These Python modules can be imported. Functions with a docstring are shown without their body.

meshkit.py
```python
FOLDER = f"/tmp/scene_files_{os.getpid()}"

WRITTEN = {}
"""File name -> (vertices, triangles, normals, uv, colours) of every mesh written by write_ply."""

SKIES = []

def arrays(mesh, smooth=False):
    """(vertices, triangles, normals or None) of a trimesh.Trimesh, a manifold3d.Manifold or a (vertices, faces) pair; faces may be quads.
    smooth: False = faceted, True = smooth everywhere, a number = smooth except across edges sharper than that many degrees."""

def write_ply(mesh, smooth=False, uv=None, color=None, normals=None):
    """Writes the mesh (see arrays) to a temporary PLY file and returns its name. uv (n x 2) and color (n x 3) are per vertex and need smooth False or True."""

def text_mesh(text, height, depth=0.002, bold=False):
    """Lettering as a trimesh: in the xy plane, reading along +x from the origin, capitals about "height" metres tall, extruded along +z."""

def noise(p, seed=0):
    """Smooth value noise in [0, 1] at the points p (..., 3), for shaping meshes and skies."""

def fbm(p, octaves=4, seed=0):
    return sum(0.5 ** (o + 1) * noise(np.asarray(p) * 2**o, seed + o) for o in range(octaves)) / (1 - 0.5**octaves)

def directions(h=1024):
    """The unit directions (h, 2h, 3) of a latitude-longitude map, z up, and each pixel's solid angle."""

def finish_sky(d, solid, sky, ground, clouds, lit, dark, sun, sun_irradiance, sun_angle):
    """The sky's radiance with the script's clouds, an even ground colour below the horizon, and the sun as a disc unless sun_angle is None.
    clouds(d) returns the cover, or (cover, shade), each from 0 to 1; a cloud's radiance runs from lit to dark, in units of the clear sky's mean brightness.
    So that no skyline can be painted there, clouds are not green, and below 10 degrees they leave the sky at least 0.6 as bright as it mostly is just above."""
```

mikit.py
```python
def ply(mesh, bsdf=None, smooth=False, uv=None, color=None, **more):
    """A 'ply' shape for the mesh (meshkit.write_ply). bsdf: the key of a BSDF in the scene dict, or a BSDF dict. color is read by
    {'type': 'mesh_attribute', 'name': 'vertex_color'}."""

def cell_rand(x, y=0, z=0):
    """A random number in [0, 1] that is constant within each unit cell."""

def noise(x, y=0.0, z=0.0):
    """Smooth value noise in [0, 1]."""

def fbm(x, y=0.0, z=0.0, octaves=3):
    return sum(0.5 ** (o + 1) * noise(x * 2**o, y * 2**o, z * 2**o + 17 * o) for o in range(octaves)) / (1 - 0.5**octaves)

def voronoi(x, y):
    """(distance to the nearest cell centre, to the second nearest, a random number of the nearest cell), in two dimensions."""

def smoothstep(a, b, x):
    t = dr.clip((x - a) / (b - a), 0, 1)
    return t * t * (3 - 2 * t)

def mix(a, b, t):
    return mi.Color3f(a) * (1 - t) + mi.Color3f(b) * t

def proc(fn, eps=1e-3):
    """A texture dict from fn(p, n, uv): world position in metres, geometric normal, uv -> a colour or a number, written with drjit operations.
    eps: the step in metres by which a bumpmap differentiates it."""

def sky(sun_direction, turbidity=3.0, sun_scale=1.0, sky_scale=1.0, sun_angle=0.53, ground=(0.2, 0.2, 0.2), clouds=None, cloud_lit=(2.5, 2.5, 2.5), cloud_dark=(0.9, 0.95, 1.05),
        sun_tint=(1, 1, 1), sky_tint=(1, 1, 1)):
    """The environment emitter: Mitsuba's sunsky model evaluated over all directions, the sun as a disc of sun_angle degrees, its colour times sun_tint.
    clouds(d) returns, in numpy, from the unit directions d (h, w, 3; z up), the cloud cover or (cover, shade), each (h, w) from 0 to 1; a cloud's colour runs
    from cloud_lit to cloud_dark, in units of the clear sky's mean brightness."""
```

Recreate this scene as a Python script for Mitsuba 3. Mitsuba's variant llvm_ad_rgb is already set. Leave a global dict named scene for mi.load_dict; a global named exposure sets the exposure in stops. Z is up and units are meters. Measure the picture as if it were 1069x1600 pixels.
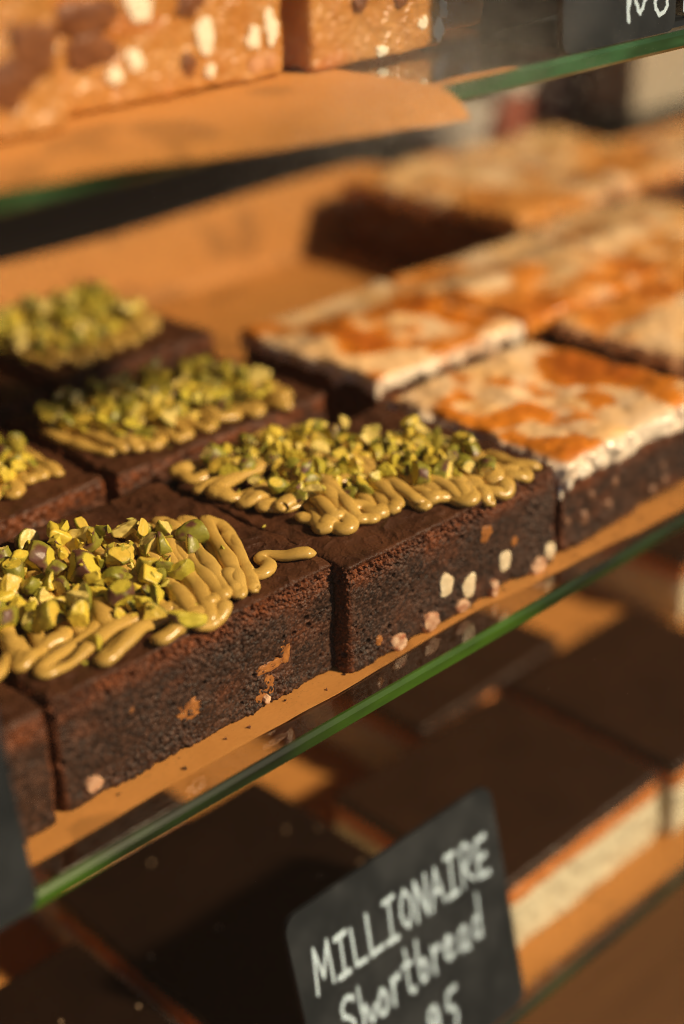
import math
import numpy as np
import trimesh
import manifold3d as m3
import drjit as dr
import mitsuba as mi
import mikit
import meshkit
from scipy.spatial import cKDTree
from shapely.geometry import LineString, Polygon, box as sbox
from shapely.ops import unary_union

T = mi.ScalarTransform4f
scene, labels = {}, {}

# ------------------------------------------------------------------ camera, sun and sky, exposure
CAM = np.array([-0.13415, -0.22028, 0.20625])
FWD = np.array([0.61049, 0.65323, -0.44788])
UP = np.array([0.33212, 0.30223, 0.89351])
scene['camera'] = {'type': 'thinlens', 'fov': 26.13, 'fov_axis': 'x', 'aperture_radius': 0.0064, 'focus_distance': 0.366,
                   'near_clip': 0.01, 'far_clip': 50.0,
                   'to_world': T().look_at(origin=CAM.tolist(), target=(CAM + FWD).tolist(), up=UP.tolist())}
SUN_EL, SUN_AZ = math.radians(35), math.radians(24)          # low sun, in front of the case and to its right
SUN = [math.sin(SUN_AZ) * math.cos(SUN_EL), -math.cos(SUN_AZ) * math.cos(SUN_EL), math.sin(SUN_EL)]
scene['sky'] = mikit.sky(SUN, turbidity=3, sun_angle=4.0, sun_tint=(1.0, 0.95, 0.83), sky_scale=0.5, ground=(0.035, 0.03, 0.025))
exposure = 2.14

# ------------------------------------------------------------------ small helpers
def numbered(key):
    if key not in USED:
        USED.add(key)
        return key
    n = 1
    while f'{key}_{n:03d}' in USED:
        n += 1
    USED.add(f'{key}_{n:03d}')
    return f'{key}_{n:03d}'
USED = set()

def thing(name, label, cat, group=None, kind=None):
    key = numbered(name)
    labels[key] = {'label': label, 'category': cat}
    if group:
        labels[key]['group'] = group
    if kind:
        labels[key]['kind'] = kind
    return key

def part(parent, name, shape, label=None, kind=None):
    key = numbered(f'{parent}__{name}')
    scene[key] = shape
    if label or kind:
        labels[key] = {k: v for k, v in (('label', label), ('kind', kind)) if v}
    return key

def sm(a, b, x):
    t = np.clip((x - a) / (b - a), 0, 1)
    return t * t * (3 - 2 * t)

def lerp(a, b, t):
    return np.asarray(a) * (1 - t[:, None]) + np.asarray(b) * t[:, None]

def nz(p, scale, seed=0, octaves=3):
    """fbm, -0.5 to 0.5, features about 'scale' metres"""
    return meshkit.fbm(np.asarray(p) / scale, octaves, seed) - 0.5

def srgb(r, g, b):
    c = np.array([r, g, b]) / 255.0
    return np.where(c < 0.04045, c / 12.92, ((c + 0.055) / 1.055) ** 2.4)

# ------------------------------------------------------------------ materials
def vertex_col():
    return {'type': 'mesh_attribute', 'name': 'vertex_color'}

def two(b):
    return {'type': 'twosided', 'bsdf': b}

def fine_bump(freq, amp):
    def fn(p, n, uv):
        return (mikit.noise(p.x * freq, p.y * freq, p.z * freq) + 0.5 * mikit.noise(p.x * freq * 2.3, p.y * freq * 2.3, p.z * freq * 2.3)) * amp
    return fn

scene['crumb_bsdf'] = two({'type': 'bumpmap', 'arbitrary': mikit.proc(fine_bump(2400.0, 0.00014), eps=8e-5), 'scale': 1.0,
                           'bsdf': {'type': 'principled', 'base_color': vertex_col(), 'roughness': 0.55, 'specular': 0.28}})
scene['soft_crumb_bsdf'] = two({'type': 'principled', 'base_color': vertex_col(), 'roughness': 0.55, 'specular': 0.28})
scene['cream_bsdf'] = two({'type': 'principled', 'base_color': mikit.proc(lambda p, n, uv: mikit.mix((0.44, 0.275, 0.062), (0.53, 0.345, 0.090), mikit.noise(p.x * 140, p.y * 140, p.z * 140))),
                           'roughness': 0.26, 'specular': 0.5})
scene['nut_bsdf'] = two({'type': 'principled', 'base_color': vertex_col(), 'roughness': 0.42, 'specular': 0.45})
scene['marshmallow_bsdf'] = two({'type': 'principled', 'base_color': vertex_col(), 'roughness': 0.24, 'specular': 0.5})
scene['blondie_bsdf'] = two({'type': 'bumpmap', 'arbitrary': mikit.proc(fine_bump(1500.0, 0.00018), eps=1e-4), 'scale': 1.0,
                             'bsdf': {'type': 'principled', 'base_color': vertex_col(), 'roughness': 0.3, 'specular': 0.6}})
scene['dark_chocolate_bsdf'] = two({'type': 'principled', 'base_color': mikit.proc(lambda p, n, uv: mikit.mix((0.009, 0.005, 0.0035), (0.016, 0.008, 0.005), mikit.fbm(p.x * 60, p.y * 60, p.z * 60))), 'roughness': 0.28, 'specular': 0.4})
scene['chocolate_bsdf'] = two({'type': 'principled', 'base_color': mikit.proc(lambda p, n, uv: mikit.mix((0.020, 0.0092, 0.0048), (0.034, 0.0155, 0.0075), mikit.fbm(p.x * 60, p.y * 60, p.z * 60))),
                               'roughness': 0.36, 'specular': 0.45})
def kraft(p, n, uv):
    f = mikit.fbm(p.x * 900, p.y * 2600, p.z * 900)
    g = mikit.fbm(p.x * 70, p.y * 70, p.z * 70)
    c = mikit.mix((0.41, 0.170, 0.035), (0.56, 0.264, 0.076), 0.55 * f + 0.45 * g)
    fleck = mikit.smoothstep(0.80, 0.90, mikit.noise(p.x * 1500, p.y * 4200, p.z * 1500)) * 0.25
    grease = mikit.smoothstep(0.62, 0.70, mikit.fbm(p.x * 55 + 4.0, p.y * 55, p.z * 55)) * 0.28
    return c * (1 - fleck) * (1 - grease)
scene['paper_bsdf'] = two({'type': 'principled', 'base_color': mikit.proc(kraft), 'roughness': 0.62, 'specular': 0.3})
scene['slate_bsdf'] = two({'type': 'principled', 'base_color': mikit.proc(lambda p, n, uv: mikit.mix((0.008, 0.0115, 0.015), (0.026, 0.031, 0.036), mikit.smoothstep(0.25, 0.85, mikit.fbm(p.x * 110, p.y * 110, p.z * 70)))),
                           'roughness': 0.5, 'specular': 0.4})
scene['chalk_bsdf'] = two({'type': 'principled', 'base_color': {'type': 'rgb', 'value': [0.50, 0.64, 0.76]}, 'roughness': 0.7})
scene['glass_bsdf'] = {'type': 'thindielectric', 'int_ior': 1.5}
EDGE_GLOW_SHIFT = 1335.537  # noise offset that puts the painted glow at the left end
def edge_glow_green(shift, dark, mid, glow):  # sunlit glow and reflections inside the glass, painted into the green
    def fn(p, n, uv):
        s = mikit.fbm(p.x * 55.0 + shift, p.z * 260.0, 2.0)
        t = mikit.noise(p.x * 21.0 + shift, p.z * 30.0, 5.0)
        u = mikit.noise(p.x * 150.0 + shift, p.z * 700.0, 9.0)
        return mikit.mix(mikit.mix(dark, mid, mikit.smoothstep(0.25, 0.75, s)), glow, mikit.smoothstep(0.5, 0.85, t) * (0.6 + 0.4 * u))
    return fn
for nm, args in (('upper', (3.1, (0.018, 0.050, 0.018), (0.040, 0.115, 0.050), (0.085, 0.200, 0.110))), ('middle', (EDGE_GLOW_SHIFT, (0.010, 0.014, 0.006), (0.018, 0.040, 0.010), (0.045, 0.110, 0.010))), ('lower', (7.7, (0.010, 0.012, 0.005), (0.022, 0.030, 0.008), (0.040, 0.060, 0.014)))):
    scene[f'{nm}_edge_bsdf'] = two({'type': 'principled', 'base_color': mikit.proc(edge_glow_green(*args)), 'roughness': 0.14, 'specular': 0.55})
scene['case_bsdf'] = two({'type': 'principled', 'base_color': mikit.proc(lambda p, n, uv: mikit.mix((0.036, 0.024, 0.014), (0.055, 0.037, 0.022), mikit.fbm(p.x * 20, p.y * 60, p.z * 60))), 'roughness': 0.55})
scene['wood_bsdf'] = two({'type': 'principled', 'base_color': mikit.proc(lambda p, n, uv: mikit.mix((0.10, 0.045, 0.016), (0.17, 0.08, 0.03), mikit.fbm(p.x * 12, p.y * 160, p.z * 160))), 'roughness': 0.5})
for nm, c, r in (('pale', (0.45, 0.42, 0.37), 0.4), ('red', (0.34, 0.09, 0.05), 0.5), ('dark_red', (0.12, 0.06, 0.055), 0.5), ('beige', (0.42, 0.37, 0.28), 0.6), ('black', (0.02, 0.02, 0.02), 0.4)):
    scene[f'{nm}_bsdf'] = two({'type': 'principled', 'base_color': {'type': 'rgb', 'value': list(c)}, 'roughness': r})

# ------------------------------------------------------------------ shapes: boxes of food with a displaced skin
def graded(a, b, fine, coarse=None, reach=None):
    """grid lines from a to b: step 'fine', growing to 'coarse' beyond 'reach' from a"""
    if coarse is None:
        return np.linspace(a, b, max(2, int(round((b - a) / fine)) + 1))
    v, out = a, [a]
    while v < b - fine * 0.5:
        v += fine + (coarse - fine) * float(sm(reach * 0.6, reach * 1.4, np.array(v - a)))
        out.append(v)
    out = np.array(out)
    return a + (out - a) * (b - a) / (out[-1] - a)

def grid_box(xs, ys, zs, r):
    """a closed box over the grid lines, its edges rounded by r. Returns vertices, faces, normals, flat position"""
    V, F, at = [], [], 0
    def sheet(u, v, make, flip):
        nonlocal at
        U, W = np.meshgrid(u, v, indexing='ij')
        P = make(U.ravel(), W.ravel())
        n, m = len(u), len(v)
        i = (np.arange(n - 1)[:, None] * m + np.arange(m - 1)[None]).ravel()
        q = np.stack([i, i + m, i + m + 1, i + 1], 1)
        if flip:
            q = q[:, ::-1]
        V.append(P); F.append(q + at); at += len(P)
    o = lambda c, a: np.full_like(a, c)
    sheet(xs, zs, lambda a, b: np.stack([a, o(ys[0], a), b], 1), False)
    sheet(xs, zs, lambda a, b: np.stack([a, o(ys[-1], a), b], 1), True)
    sheet(ys, zs, lambda a, b: np.stack([o(xs[0], a), a, b], 1), True)
    sheet(ys, zs, lambda a, b: np.stack([o(xs[-1], a), a, b], 1), False)
    sheet(xs, ys, lambda a, b: np.stack([a, b, o(zs[-1], a)], 1), False)
    sheet(xs, ys, lambda a, b: np.stack([a, b, o(zs[0], a)], 1), True)
    V, F = np.vstack(V), np.vstack(F)
    key = np.round(V * 1e6).astype(np.int64)
    _, first, inv = np.unique(key, axis=0, return_index=True, return_inverse=True)
    V, F = V[first], inv.reshape(-1)[F]
    lo, hi = np.array([xs[0], ys[0], zs[0]]), np.array([xs[-1], ys[-1], zs[-1]])
    q = np.clip(V, lo + r, hi - r)
    d = V - q
    n = d / np.maximum(np.linalg.norm(d, axis=1, keepdims=True), 1e-12)
    return q + n * r, F, n

def worley(p, size, seed, pad=2):
    """distance to the nearest of jittered points one per cell of 'size', in units of size, and that point's random number"""
    rng = np.random.default_rng(seed)
    lo, hi = p.min(0) - size, p.max(0) + size
    ids = np.unique(np.floor((p - lo) / size).astype(int), axis=0)
    off = np.array([[a, b, c] for a in (-1, 0, 1) for b in (-1, 0, 1) for c in (-1, 0, 1)])
    cells = np.unique((ids[:, None] + off[None]).reshape(-1, 3), axis=0)
    pts = lo + (cells + rng.random(cells.shape)) * size
    d, i = cKDTree(pts).query(p)
    return d / size, rng.random(len(pts))[i]

def brownie_body(w, d, h, seed, fine=0.0003, coarse=0.0007, reach=0.03, soft=False):
    """dark cake with a crackled top crust: local x 0..w, y 0..d, z 0..h"""
    xs = graded(0, w, fine)
    ys = graded(0, d, fine, coarse, reach)
    zs = graded(0, h, fine)
    P, F, n = grid_box(xs, ys, zs, 0.0014)
    s = seed * 37.7
    Q = P + s
    top = sm(0.45, 0.9, n[:, 2])
    side = 1 - top
    disp = 0.0022 * nz(Q, 0.022, seed) + 0.0011 * nz(Q, 0.006, seed + 3)
    g1, r1 = worley(Q, max(0.00075, 2.6 * fine), seed + 5)
    g2, _ = worley(Q, 0.0021, seed + 6)
    pit, rp = worley(Q, 0.0042, seed + 7)
    pitd = np.where(rp < 0.55, sm(0.34 * (0.4 + rp), 0.05, pit), 0.0)
    pit2, rp2 = worley(Q, 0.0020, seed + 9)
    pitd2 = np.where(rp2 < 0.6, sm(0.36 * (0.4 + rp2), 0.05, pit2), 0.0)
    rough = 0.7 + 1.6 * sm(-0.05, 0.2, nz(Q, 0.014, seed + 11))
    disp_side = (0.00055 * (0.55 - g1) + 0.00036 * (0.55 - g2)) * rough - 0.0018 * pitd - 0.0010 * pitd2
    near_top = sm(h - 0.0075, h - 0.001, P[:, 2]) * side
    low = sm(0.005, 0.0005, P[:, 2]) * side
    g3, _ = worley(Q, 0.0014, seed + 8)
    disp_side += near_top * (0.0011 * (0.5 - g1) + 0.0008 * (0.5 - g3) + 0.0012 * nz(Q, 0.0035, seed + 12)) + low * 0.0022 * nz(Q, 0.005, seed + 13)
    rid = 1 - np.abs(nz(Q * [1, 1, 0.3], 0.011, seed + 14, 3)) * 4
    rid2 = 1 - np.abs(nz(Q * [1, 1, 0.3], 0.0045, seed + 15, 3)) * 4
    disp_top = 0.0013 * nz(Q, 0.009, seed + 16) + 0.0008 * np.clip(rid, 0, 1) ** 3 + 0.0004 * np.clip(rid2, 0, 1) ** 2 + 0.00018 * (0.5 - g1)
    V = P + n * (disp + side * disp_side + top * disp_top)[:, None]
    V[:, 2] += 0.0012 * top * nz(Q, 0.03, seed + 17)
    V[:, 2] = np.maximum(V[:, 2], 0.0)
    # colours: cut crumb, top crust, rusty broken edge
    k = r1
    crumb = lerp((0.0150, 0.0075, 0.0053), (0.072, 0.0350, 0.0225), np.clip(1.1 * k ** 2 + 0.7 * np.clip(nz(Q, 0.010, seed + 20) + 0.1, 0, 1) - 0.5 * pitd, 0, 1.2))
    crust = lerp((0.032, 0.012, 0.006), (0.085, 0.030, 0.012), np.clip(0.5 + 1.3 * nz(Q, 0.008, seed + 21), 0, 1))
    rust = lerp((0.060, 0.018, 0.007), (0.19, 0.054, 0.016), k)
    edge = np.clip(sm(h - 0.0085, h - 0.0020, P[:, 2]) * (0.5 + 1.6 * nz(Q, 0.007, seed + 22)) * side * 1.5 + 0.75 * np.clip(nz(Q, 0.009, seed + 23) * 2.6 - 0.22, 0, 1) * side, 0, 1)
    edge = np.maximum(edge, 0.75 * sm(0.0, 0.0016, 0.0016 - np.minimum(P[:, 0], w - P[:, 0])) * side)
    col = crumb * (1 - edge[:, None]) + rust * edge[:, None]
    col = col * (1 - top[:, None]) + crust * top[:, None]
    ht = V[n[:, 2] > 0.97]
    tree = cKDTree(ht[:, :2])
    def height(x, y):
        _, i = tree.query(np.stack([np.atleast_1d(x), np.atleast_1d(y)], 1))
        return ht[i, 2]
    return (V, F), col, height

def icosphere(n):
    s = trimesh.creation.icosphere(subdivisions=n)
    return np.array(s.vertices), np.array(s.faces)

def lump(size, seed, sub=3, rough=0.25):
    """a lumpy ellipsoid with half axes 'size'"""
    v, f = icosphere(sub)
    k = 1 + rough * 2 * nz(v * 1.3 + seed * 5.1, 1.0, seed, 3) + rough * 1.1 * nz(v * 3.3 + seed * 2.3, 1.0, seed + 5, 2) + 0.12 * nz(v * 4 + seed, 1.0, seed + 2, 2)
    return v * k[:, None] * np.asarray(size), f

def chaikin(p, n=3):
    for _ in range(n):
        a = p[:-1] * 0.75 + p[1:] * 0.25
        b = p[:-1] * 0.25 + p[1:] * 0.75
        p = np.vstack([p[:1], np.stack([a, b], 1).reshape(-1, 3), p[-1:]])
    return p

def resample(p, step):
    s = np.concatenate([[0], np.cumsum(np.linalg.norm(np.diff(p, axis=0), axis=1))])
    t = np.linspace(0, s[-1], max(3, int(s[-1] / step)))
    return np.stack([np.interp(t, s, p[:, k]) for k in range(p.shape[1])], 1)

def tube(path, rad, flat=0.85, sides=14):
    """a piped strand: round section a little flattened, closed round ends"""
    n = len(path)
    tan = np.gradient(path, axis=0)
    tan /= np.linalg.norm(tan, axis=1, keepdims=True) + 1e-12
    up = np.array([0, 0, 1.0])
    side = np.cross(tan, up)
    side /= np.linalg.norm(side, axis=1, keepdims=True) + 1e-9
    nor = np.cross(side, tan)
    a = np.arange(sides) / sides * 2 * np.pi
    ring = np.cos(a)[None, :, None] * side[:, None] + flat * np.sin(a)[None, :, None] * nor[:, None]
    V = path[:, None] + ring * rad[:, None, None]
    caps, F = [], []
    i = (np.arange(n - 1)[:, None] * sides + np.arange(sides)[None])
    j = (np.arange(n - 1)[:, None] * sides + (np.arange(sides)[None] + 1) % sides)
    q = np.stack([i, j, j + sides, i + sides], -1).reshape(-1, 4)
    F = np.vstack([q[:, [0, 1, 2]], q[:, [0, 2, 3]]])
    V = V.reshape(-1, 3)
    e0, e1 = len(V), len(V) + 1
    V = np.vstack([V, path[0] - tan[0] * rad[0] * 0.15, path[-1] + tan[-1] * rad[-1] * 0.15])
    k = np.arange(sides)
    F = np.vstack([F, np.stack([k, np.full(sides, e0), (k + 1) % sides], 1), np.stack([k + (n - 1) * sides, (k + 1) % sides + (n - 1) * sides, np.full(sides, e1)], 1)[:, [0, 1, 2]]])
    return V, F

def join(meshes):
    V, F, at = [], [], 0
    for v, f in meshes:
        V.append(v); F.append(np.asarray(f) + at); at += len(v)
    return np.vstack(V), np.vstack(F)

def drizzle(path_xy, height, w, d, seed, rad=0.0019, step=0.0005):
    """a strand of pistachio cream laid along a path over the crust; it climbs over itself and sags over the edges"""
    rng = np.random.default_rng(seed)
    p = np.hstack([np.asarray(path_xy, float), np.zeros((len(path_xy), 1))])
    p = resample(chaikin(p, 3), step)
    x, y = p[:, 0], p[:, 1]
    z = height(np.clip(x, 0.001, w - 0.001), np.clip(y, 0.001, d - 0.001))
    k = np.ones(9) / 9
    z = np.convolve(np.pad(z, 4, mode='edge'), k, mode='valid')
    s = np.arange(len(p)) * step
    r = rad * (1 + 0.5 * 2 * nz(np.stack([s, s * 0, s * 0 + seed], 1), 0.009, seed, 2))
    over = np.maximum(np.maximum(0.0005 - y, 0), np.maximum(x - w + 0.0005, 0))
    z = z - 1.5 * over + 0.55 * r
    # climb over earlier loops
    pts = np.stack([x, y], 1)
    lift = np.zeros(len(p))
    lag = int(0.006 / step)
    for i in range(lag, len(p)):
        dd = np.hypot(pts[:i - lag + 1, 0] - x[i], pts[:i - lag + 1, 1] - y[i])
        m = dd.argmin()
        if dd[m] < 1.7 * rad:
            lift[i] = max(0.0, (z[m] + lift[m] - z[i]) + 0.9 * rad * math.sqrt(max(0, 1 - (dd[m] / (1.7 * rad)) ** 2)))
    lift = np.convolve(np.pad(np.minimum(lift, 0.95 * rad), 5, mode='edge'), np.ones(11) / 11, mode='valid')
    p[:, 2] = z + lift
    ends = np.minimum(np.arange(len(p)), np.arange(len(p))[::-1]) * step
    r = r * np.sqrt(np.clip(ends / rad, 0.02, 1))
    return tube(p, r, 0.70), p

def zigzag(front, back, n, seed, jit=0.0012, curl=0.35):
    """turning points of a zigzag between two lines of points (n strokes)"""
    rng = np.random.default_rng(seed)
    front, back = np.asarray(front, float), np.asarray(back, float)
    pts = []
    for i in range(n):
        t = i / max(1, n - 1)
        def on(l, u):
            u = np.clip(u, 0, 1) * (len(l) - 1)
            k = min(int(u), len(l) - 2)
            return l[k] + (l[k + 1] - l[k]) * (u - k)
        f, b = on(front, t), on(back, t)
        dirv = (f - b) / (np.linalg.norm(f - b) + 1e-9)
        acr = np.array([-dirv[1], dirv[0]])
        wob = 0.45 / n * np.linalg.norm(front[-1] - front[0])
        f = f + rng.normal(0, jit, 2); b = b + rng.normal(0, jit, 2)
        mid = f * 0.5 + b * 0.5 + rng.normal(0, jit, 2)
        if i % 2 == 0:
            pts += [b, mid, f - acr * wob * 0.6, f + dirv * jit, f + acr * wob * 0.6]
        else:
            pts += [f, mid, b - acr * wob * 0.6, b - dirv * jit, b + acr * wob * 0.6]
    return np.array(pts)

# ------------------------------------------------------------------ chopped pistachios: an oval kernel cut by planes
def pistachio(seed, sub=2):
    rng = np.random.default_rng(1000 + seed)
    v, f = icosphere(3)
    ax = np.array([0.0074, 0.0042, 0.0038]) * rng.uniform(0.9, 1.12)
    man = m3.Manifold(m3.Mesh(vert_properties=(v * ax).astype(np.float32), tri_verts=f.astype(np.uint32)))
    def cut(d, off):
        nonlocal man
        d = np.asarray(d, float) / np.linalg.norm(d)
        trial = man.trim_by_plane(d.tolist(), float(off))
        if trial.volume() > 1.5e-8:
            man = trial
    L = rng.uniform(0.0030, 0.0062)
    x0 = rng.uniform(-0.0050, 0.0050 - L)
    cut((1, *rng.normal(0, 0.35, 2)), x0)
    cut((-1, *rng.normal(0, 0.35, 2)), -(x0 + L))
    a = rng.uniform(0, 2 * np.pi)
    if rng.random() < 0.75:
        cut((rng.normal(0, 0.2), math.cos(a), math.sin(a)), rng.uniform(-0.0012, 0.0008))
    if rng.random() < 0.6:
        a += rng.uniform(1.2, 2.2)
        cut((rng.normal(0, 0.4), math.cos(a), math.sin(a)), rng.uniform(-0.0022, -0.0002))
    if rng.random() < 0.5:
        cut(rng.normal(size=3), -0.0022)
    man = man.refine_to_length(0.00055)
    m = man.to_mesh()
    V, F = np.array(m.vert_properties[:, :3], float), np.array(m.tri_verts)
    mesh = trimesh.Trimesh(V, F, process=True)
    trimesh.smoothing.filter_laplacian(mesh, lamb=0.5, iterations=4)
    V, F = np.array(mesh.vertices), np.array(mesh.faces)
    n = np.array(mesh.vertex_normals)
    V = V - V.mean(0)
    skin = np.linalg.norm((np.array(mesh.vertices)) / ax, axis=1)
    skin = sm(0.90, 0.965, skin)
    V = V + n * (0.0009 * nz(V + seed, 0.0017, seed, 3) * (1 - 0.4 * skin))[:, None]
    g = rng.random()
    inner = lerp(np.array([(0.66, 0.49, 0.06), (0.56, 0.46, 0.055), (0.74, 0.58, 0.19), (0.62, 0.42, 0.065)][seed % 4]), (0.38, 0.33, 0.032), np.clip(0.35 + 1.2 * nz(V + seed * 3, 0.003, seed + 9), 0, 1) * 0.8)
    sk = lerp((0.22, 0.21, 0.025), (0.11, 0.045, 0.03), sm(-0.02 + 0.2 * (g - 0.3), 0.2, nz(V + seed * 7, 0.0035, seed + 4)))
    if g > 0.75:
        sk = sk * 0.6 + inner * 0.4
    return (V, F), inner * (1 - skin[:, None]) + sk * skin[:, None]

NUTS = []
for i in range(30):
    mesh, col = pistachio(i)
    ext = np.abs(mesh[0]).max(0)
    NUTS.append((mikit.ply(mesh, 'nut_bsdf', smooth=True, color=col), mesh[0]))

class Heap:
    """drops nut pieces on a height map so that they lie on what is below them"""
    def __init__(self, height, w, d, strands, cell=0.0006):
        self.c = cell
        self.nx, self.ny = int(w / cell) + 40, int(d / cell) + 40
        X, Y = np.meshgrid(np.clip((np.arange(self.nx) - 20) * cell, 0.001, w - 0.001), np.clip((np.arange(self.ny) - 20) * cell, 0.001, d - 0.001), indexing='ij')
        self.H = height(X.ravel(), Y.ravel()).reshape(X.shape)
        self.base = float(np.median(self.H))
        for p in strands:
            i, j = np.round(p[:, 0] / cell).astype(int) + 20, np.round(p[:, 1] / cell).astype(int) + 20
            for a in (-2, -1, 0, 1, 2):
                for b in (-2, -1, 0, 1, 2):
                    ii, jj = np.clip(i + a, 0, self.nx - 1), np.clip(j + b, 0, self.ny - 1)
                    np.maximum.at(self.H, (ii, jj), p[:, 2] + 0.0009 - 0.0003 * (abs(a) + abs(b)) / 2)
    def drop(self, V, x, y, sink=0.0011, limit=9.0):
        """V: the rotated piece about its centre; returns its centre's height"""
        i, j = np.clip(np.round((x + V[:, 0]) / self.c).astype(int) + 20, 0, self.nx - 1), np.clip(np.round((y + V[:, 1]) / self.c).astype(int) + 20, 0, self.ny - 1)
        low = V[:, 2] < np.quantile(V[:, 2], 0.5)
        z = np.quantile(self.H[i[low], j[low]] - V[low, 2], 0.93) - sink
        if z + V[:, 2].max() > limit:
            return None
        up = ~low
        np.maximum.at(self.H, (i[up], j[up]), z + V[up, 2] - 0.0006)
        return z

def rot_matrix(rng, flat=0.8):
    a = rng.uniform(0, 2 * np.pi)
    b, c = rng.normal(0, flat * 1.6), rng.normal(0, flat * 1.6)
    return trimesh.transformations.euler_matrix(b, c, a)[:3, :3]

def scatter_nuts(root, spots, heap, org, seed, scale=(0.60, 1.0)):
    rng = np.random.default_rng(seed)
    zlim = heap.base + 0.0092
    for s in spots:
        x, y = s[0], s[1]
        k = int(s[3]) if len(s) > 3 else int(rng.integers(len(NUTS)))
        sc = s[2] if len(s) > 2 else rng.uniform(*scale)
        R = rot_matrix(rng)
        V = NUTS[k][1] @ R.T * sc
        top = zlim
        z = heap.drop(V, x, y, limit=top)
        if z is None:
            continue
        M = np.eye(4); M[:3, :3] = R * sc; M[:3, 3] = np.array(org) + [x, y, z]
        part(root, 'pistachio_piece', {**NUTS[k][0], 'to_world': T(M)})

# ------------------------------------------------------------------ the case
ZU, ZM, ZL = 0.1466, 0.0, -0.1500           # glass tops of the three shelves
TH = 0.0044
X0, X1, YB = -0.55, 1.25, 0.405
def boxm(x0, x1, y0, y1, z0, z1, r=0.0):
    if r <= 0:
        b = trimesh.creation.box((x1 - x0, y1 - y0, z1 - z0))
        b.apply_translation([(x0 + x1) / 2, (y0 + y1) / 2, (z0 + z1) / 2])
        return b
    xs, ys, zs = ([a, a + r, (a + b) / 2, b - r, b] for a, b in ((x0, x1), (y0, y1), (z0, z1)))
    fine = lambda l: np.unique(np.concatenate([np.linspace(l[0], l[1], 5), [l[2]], np.linspace(l[3], l[4], 5)]))
    V, F, n = grid_box(fine(xs), fine(ys), fine(zs), r)
    return V, F

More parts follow.
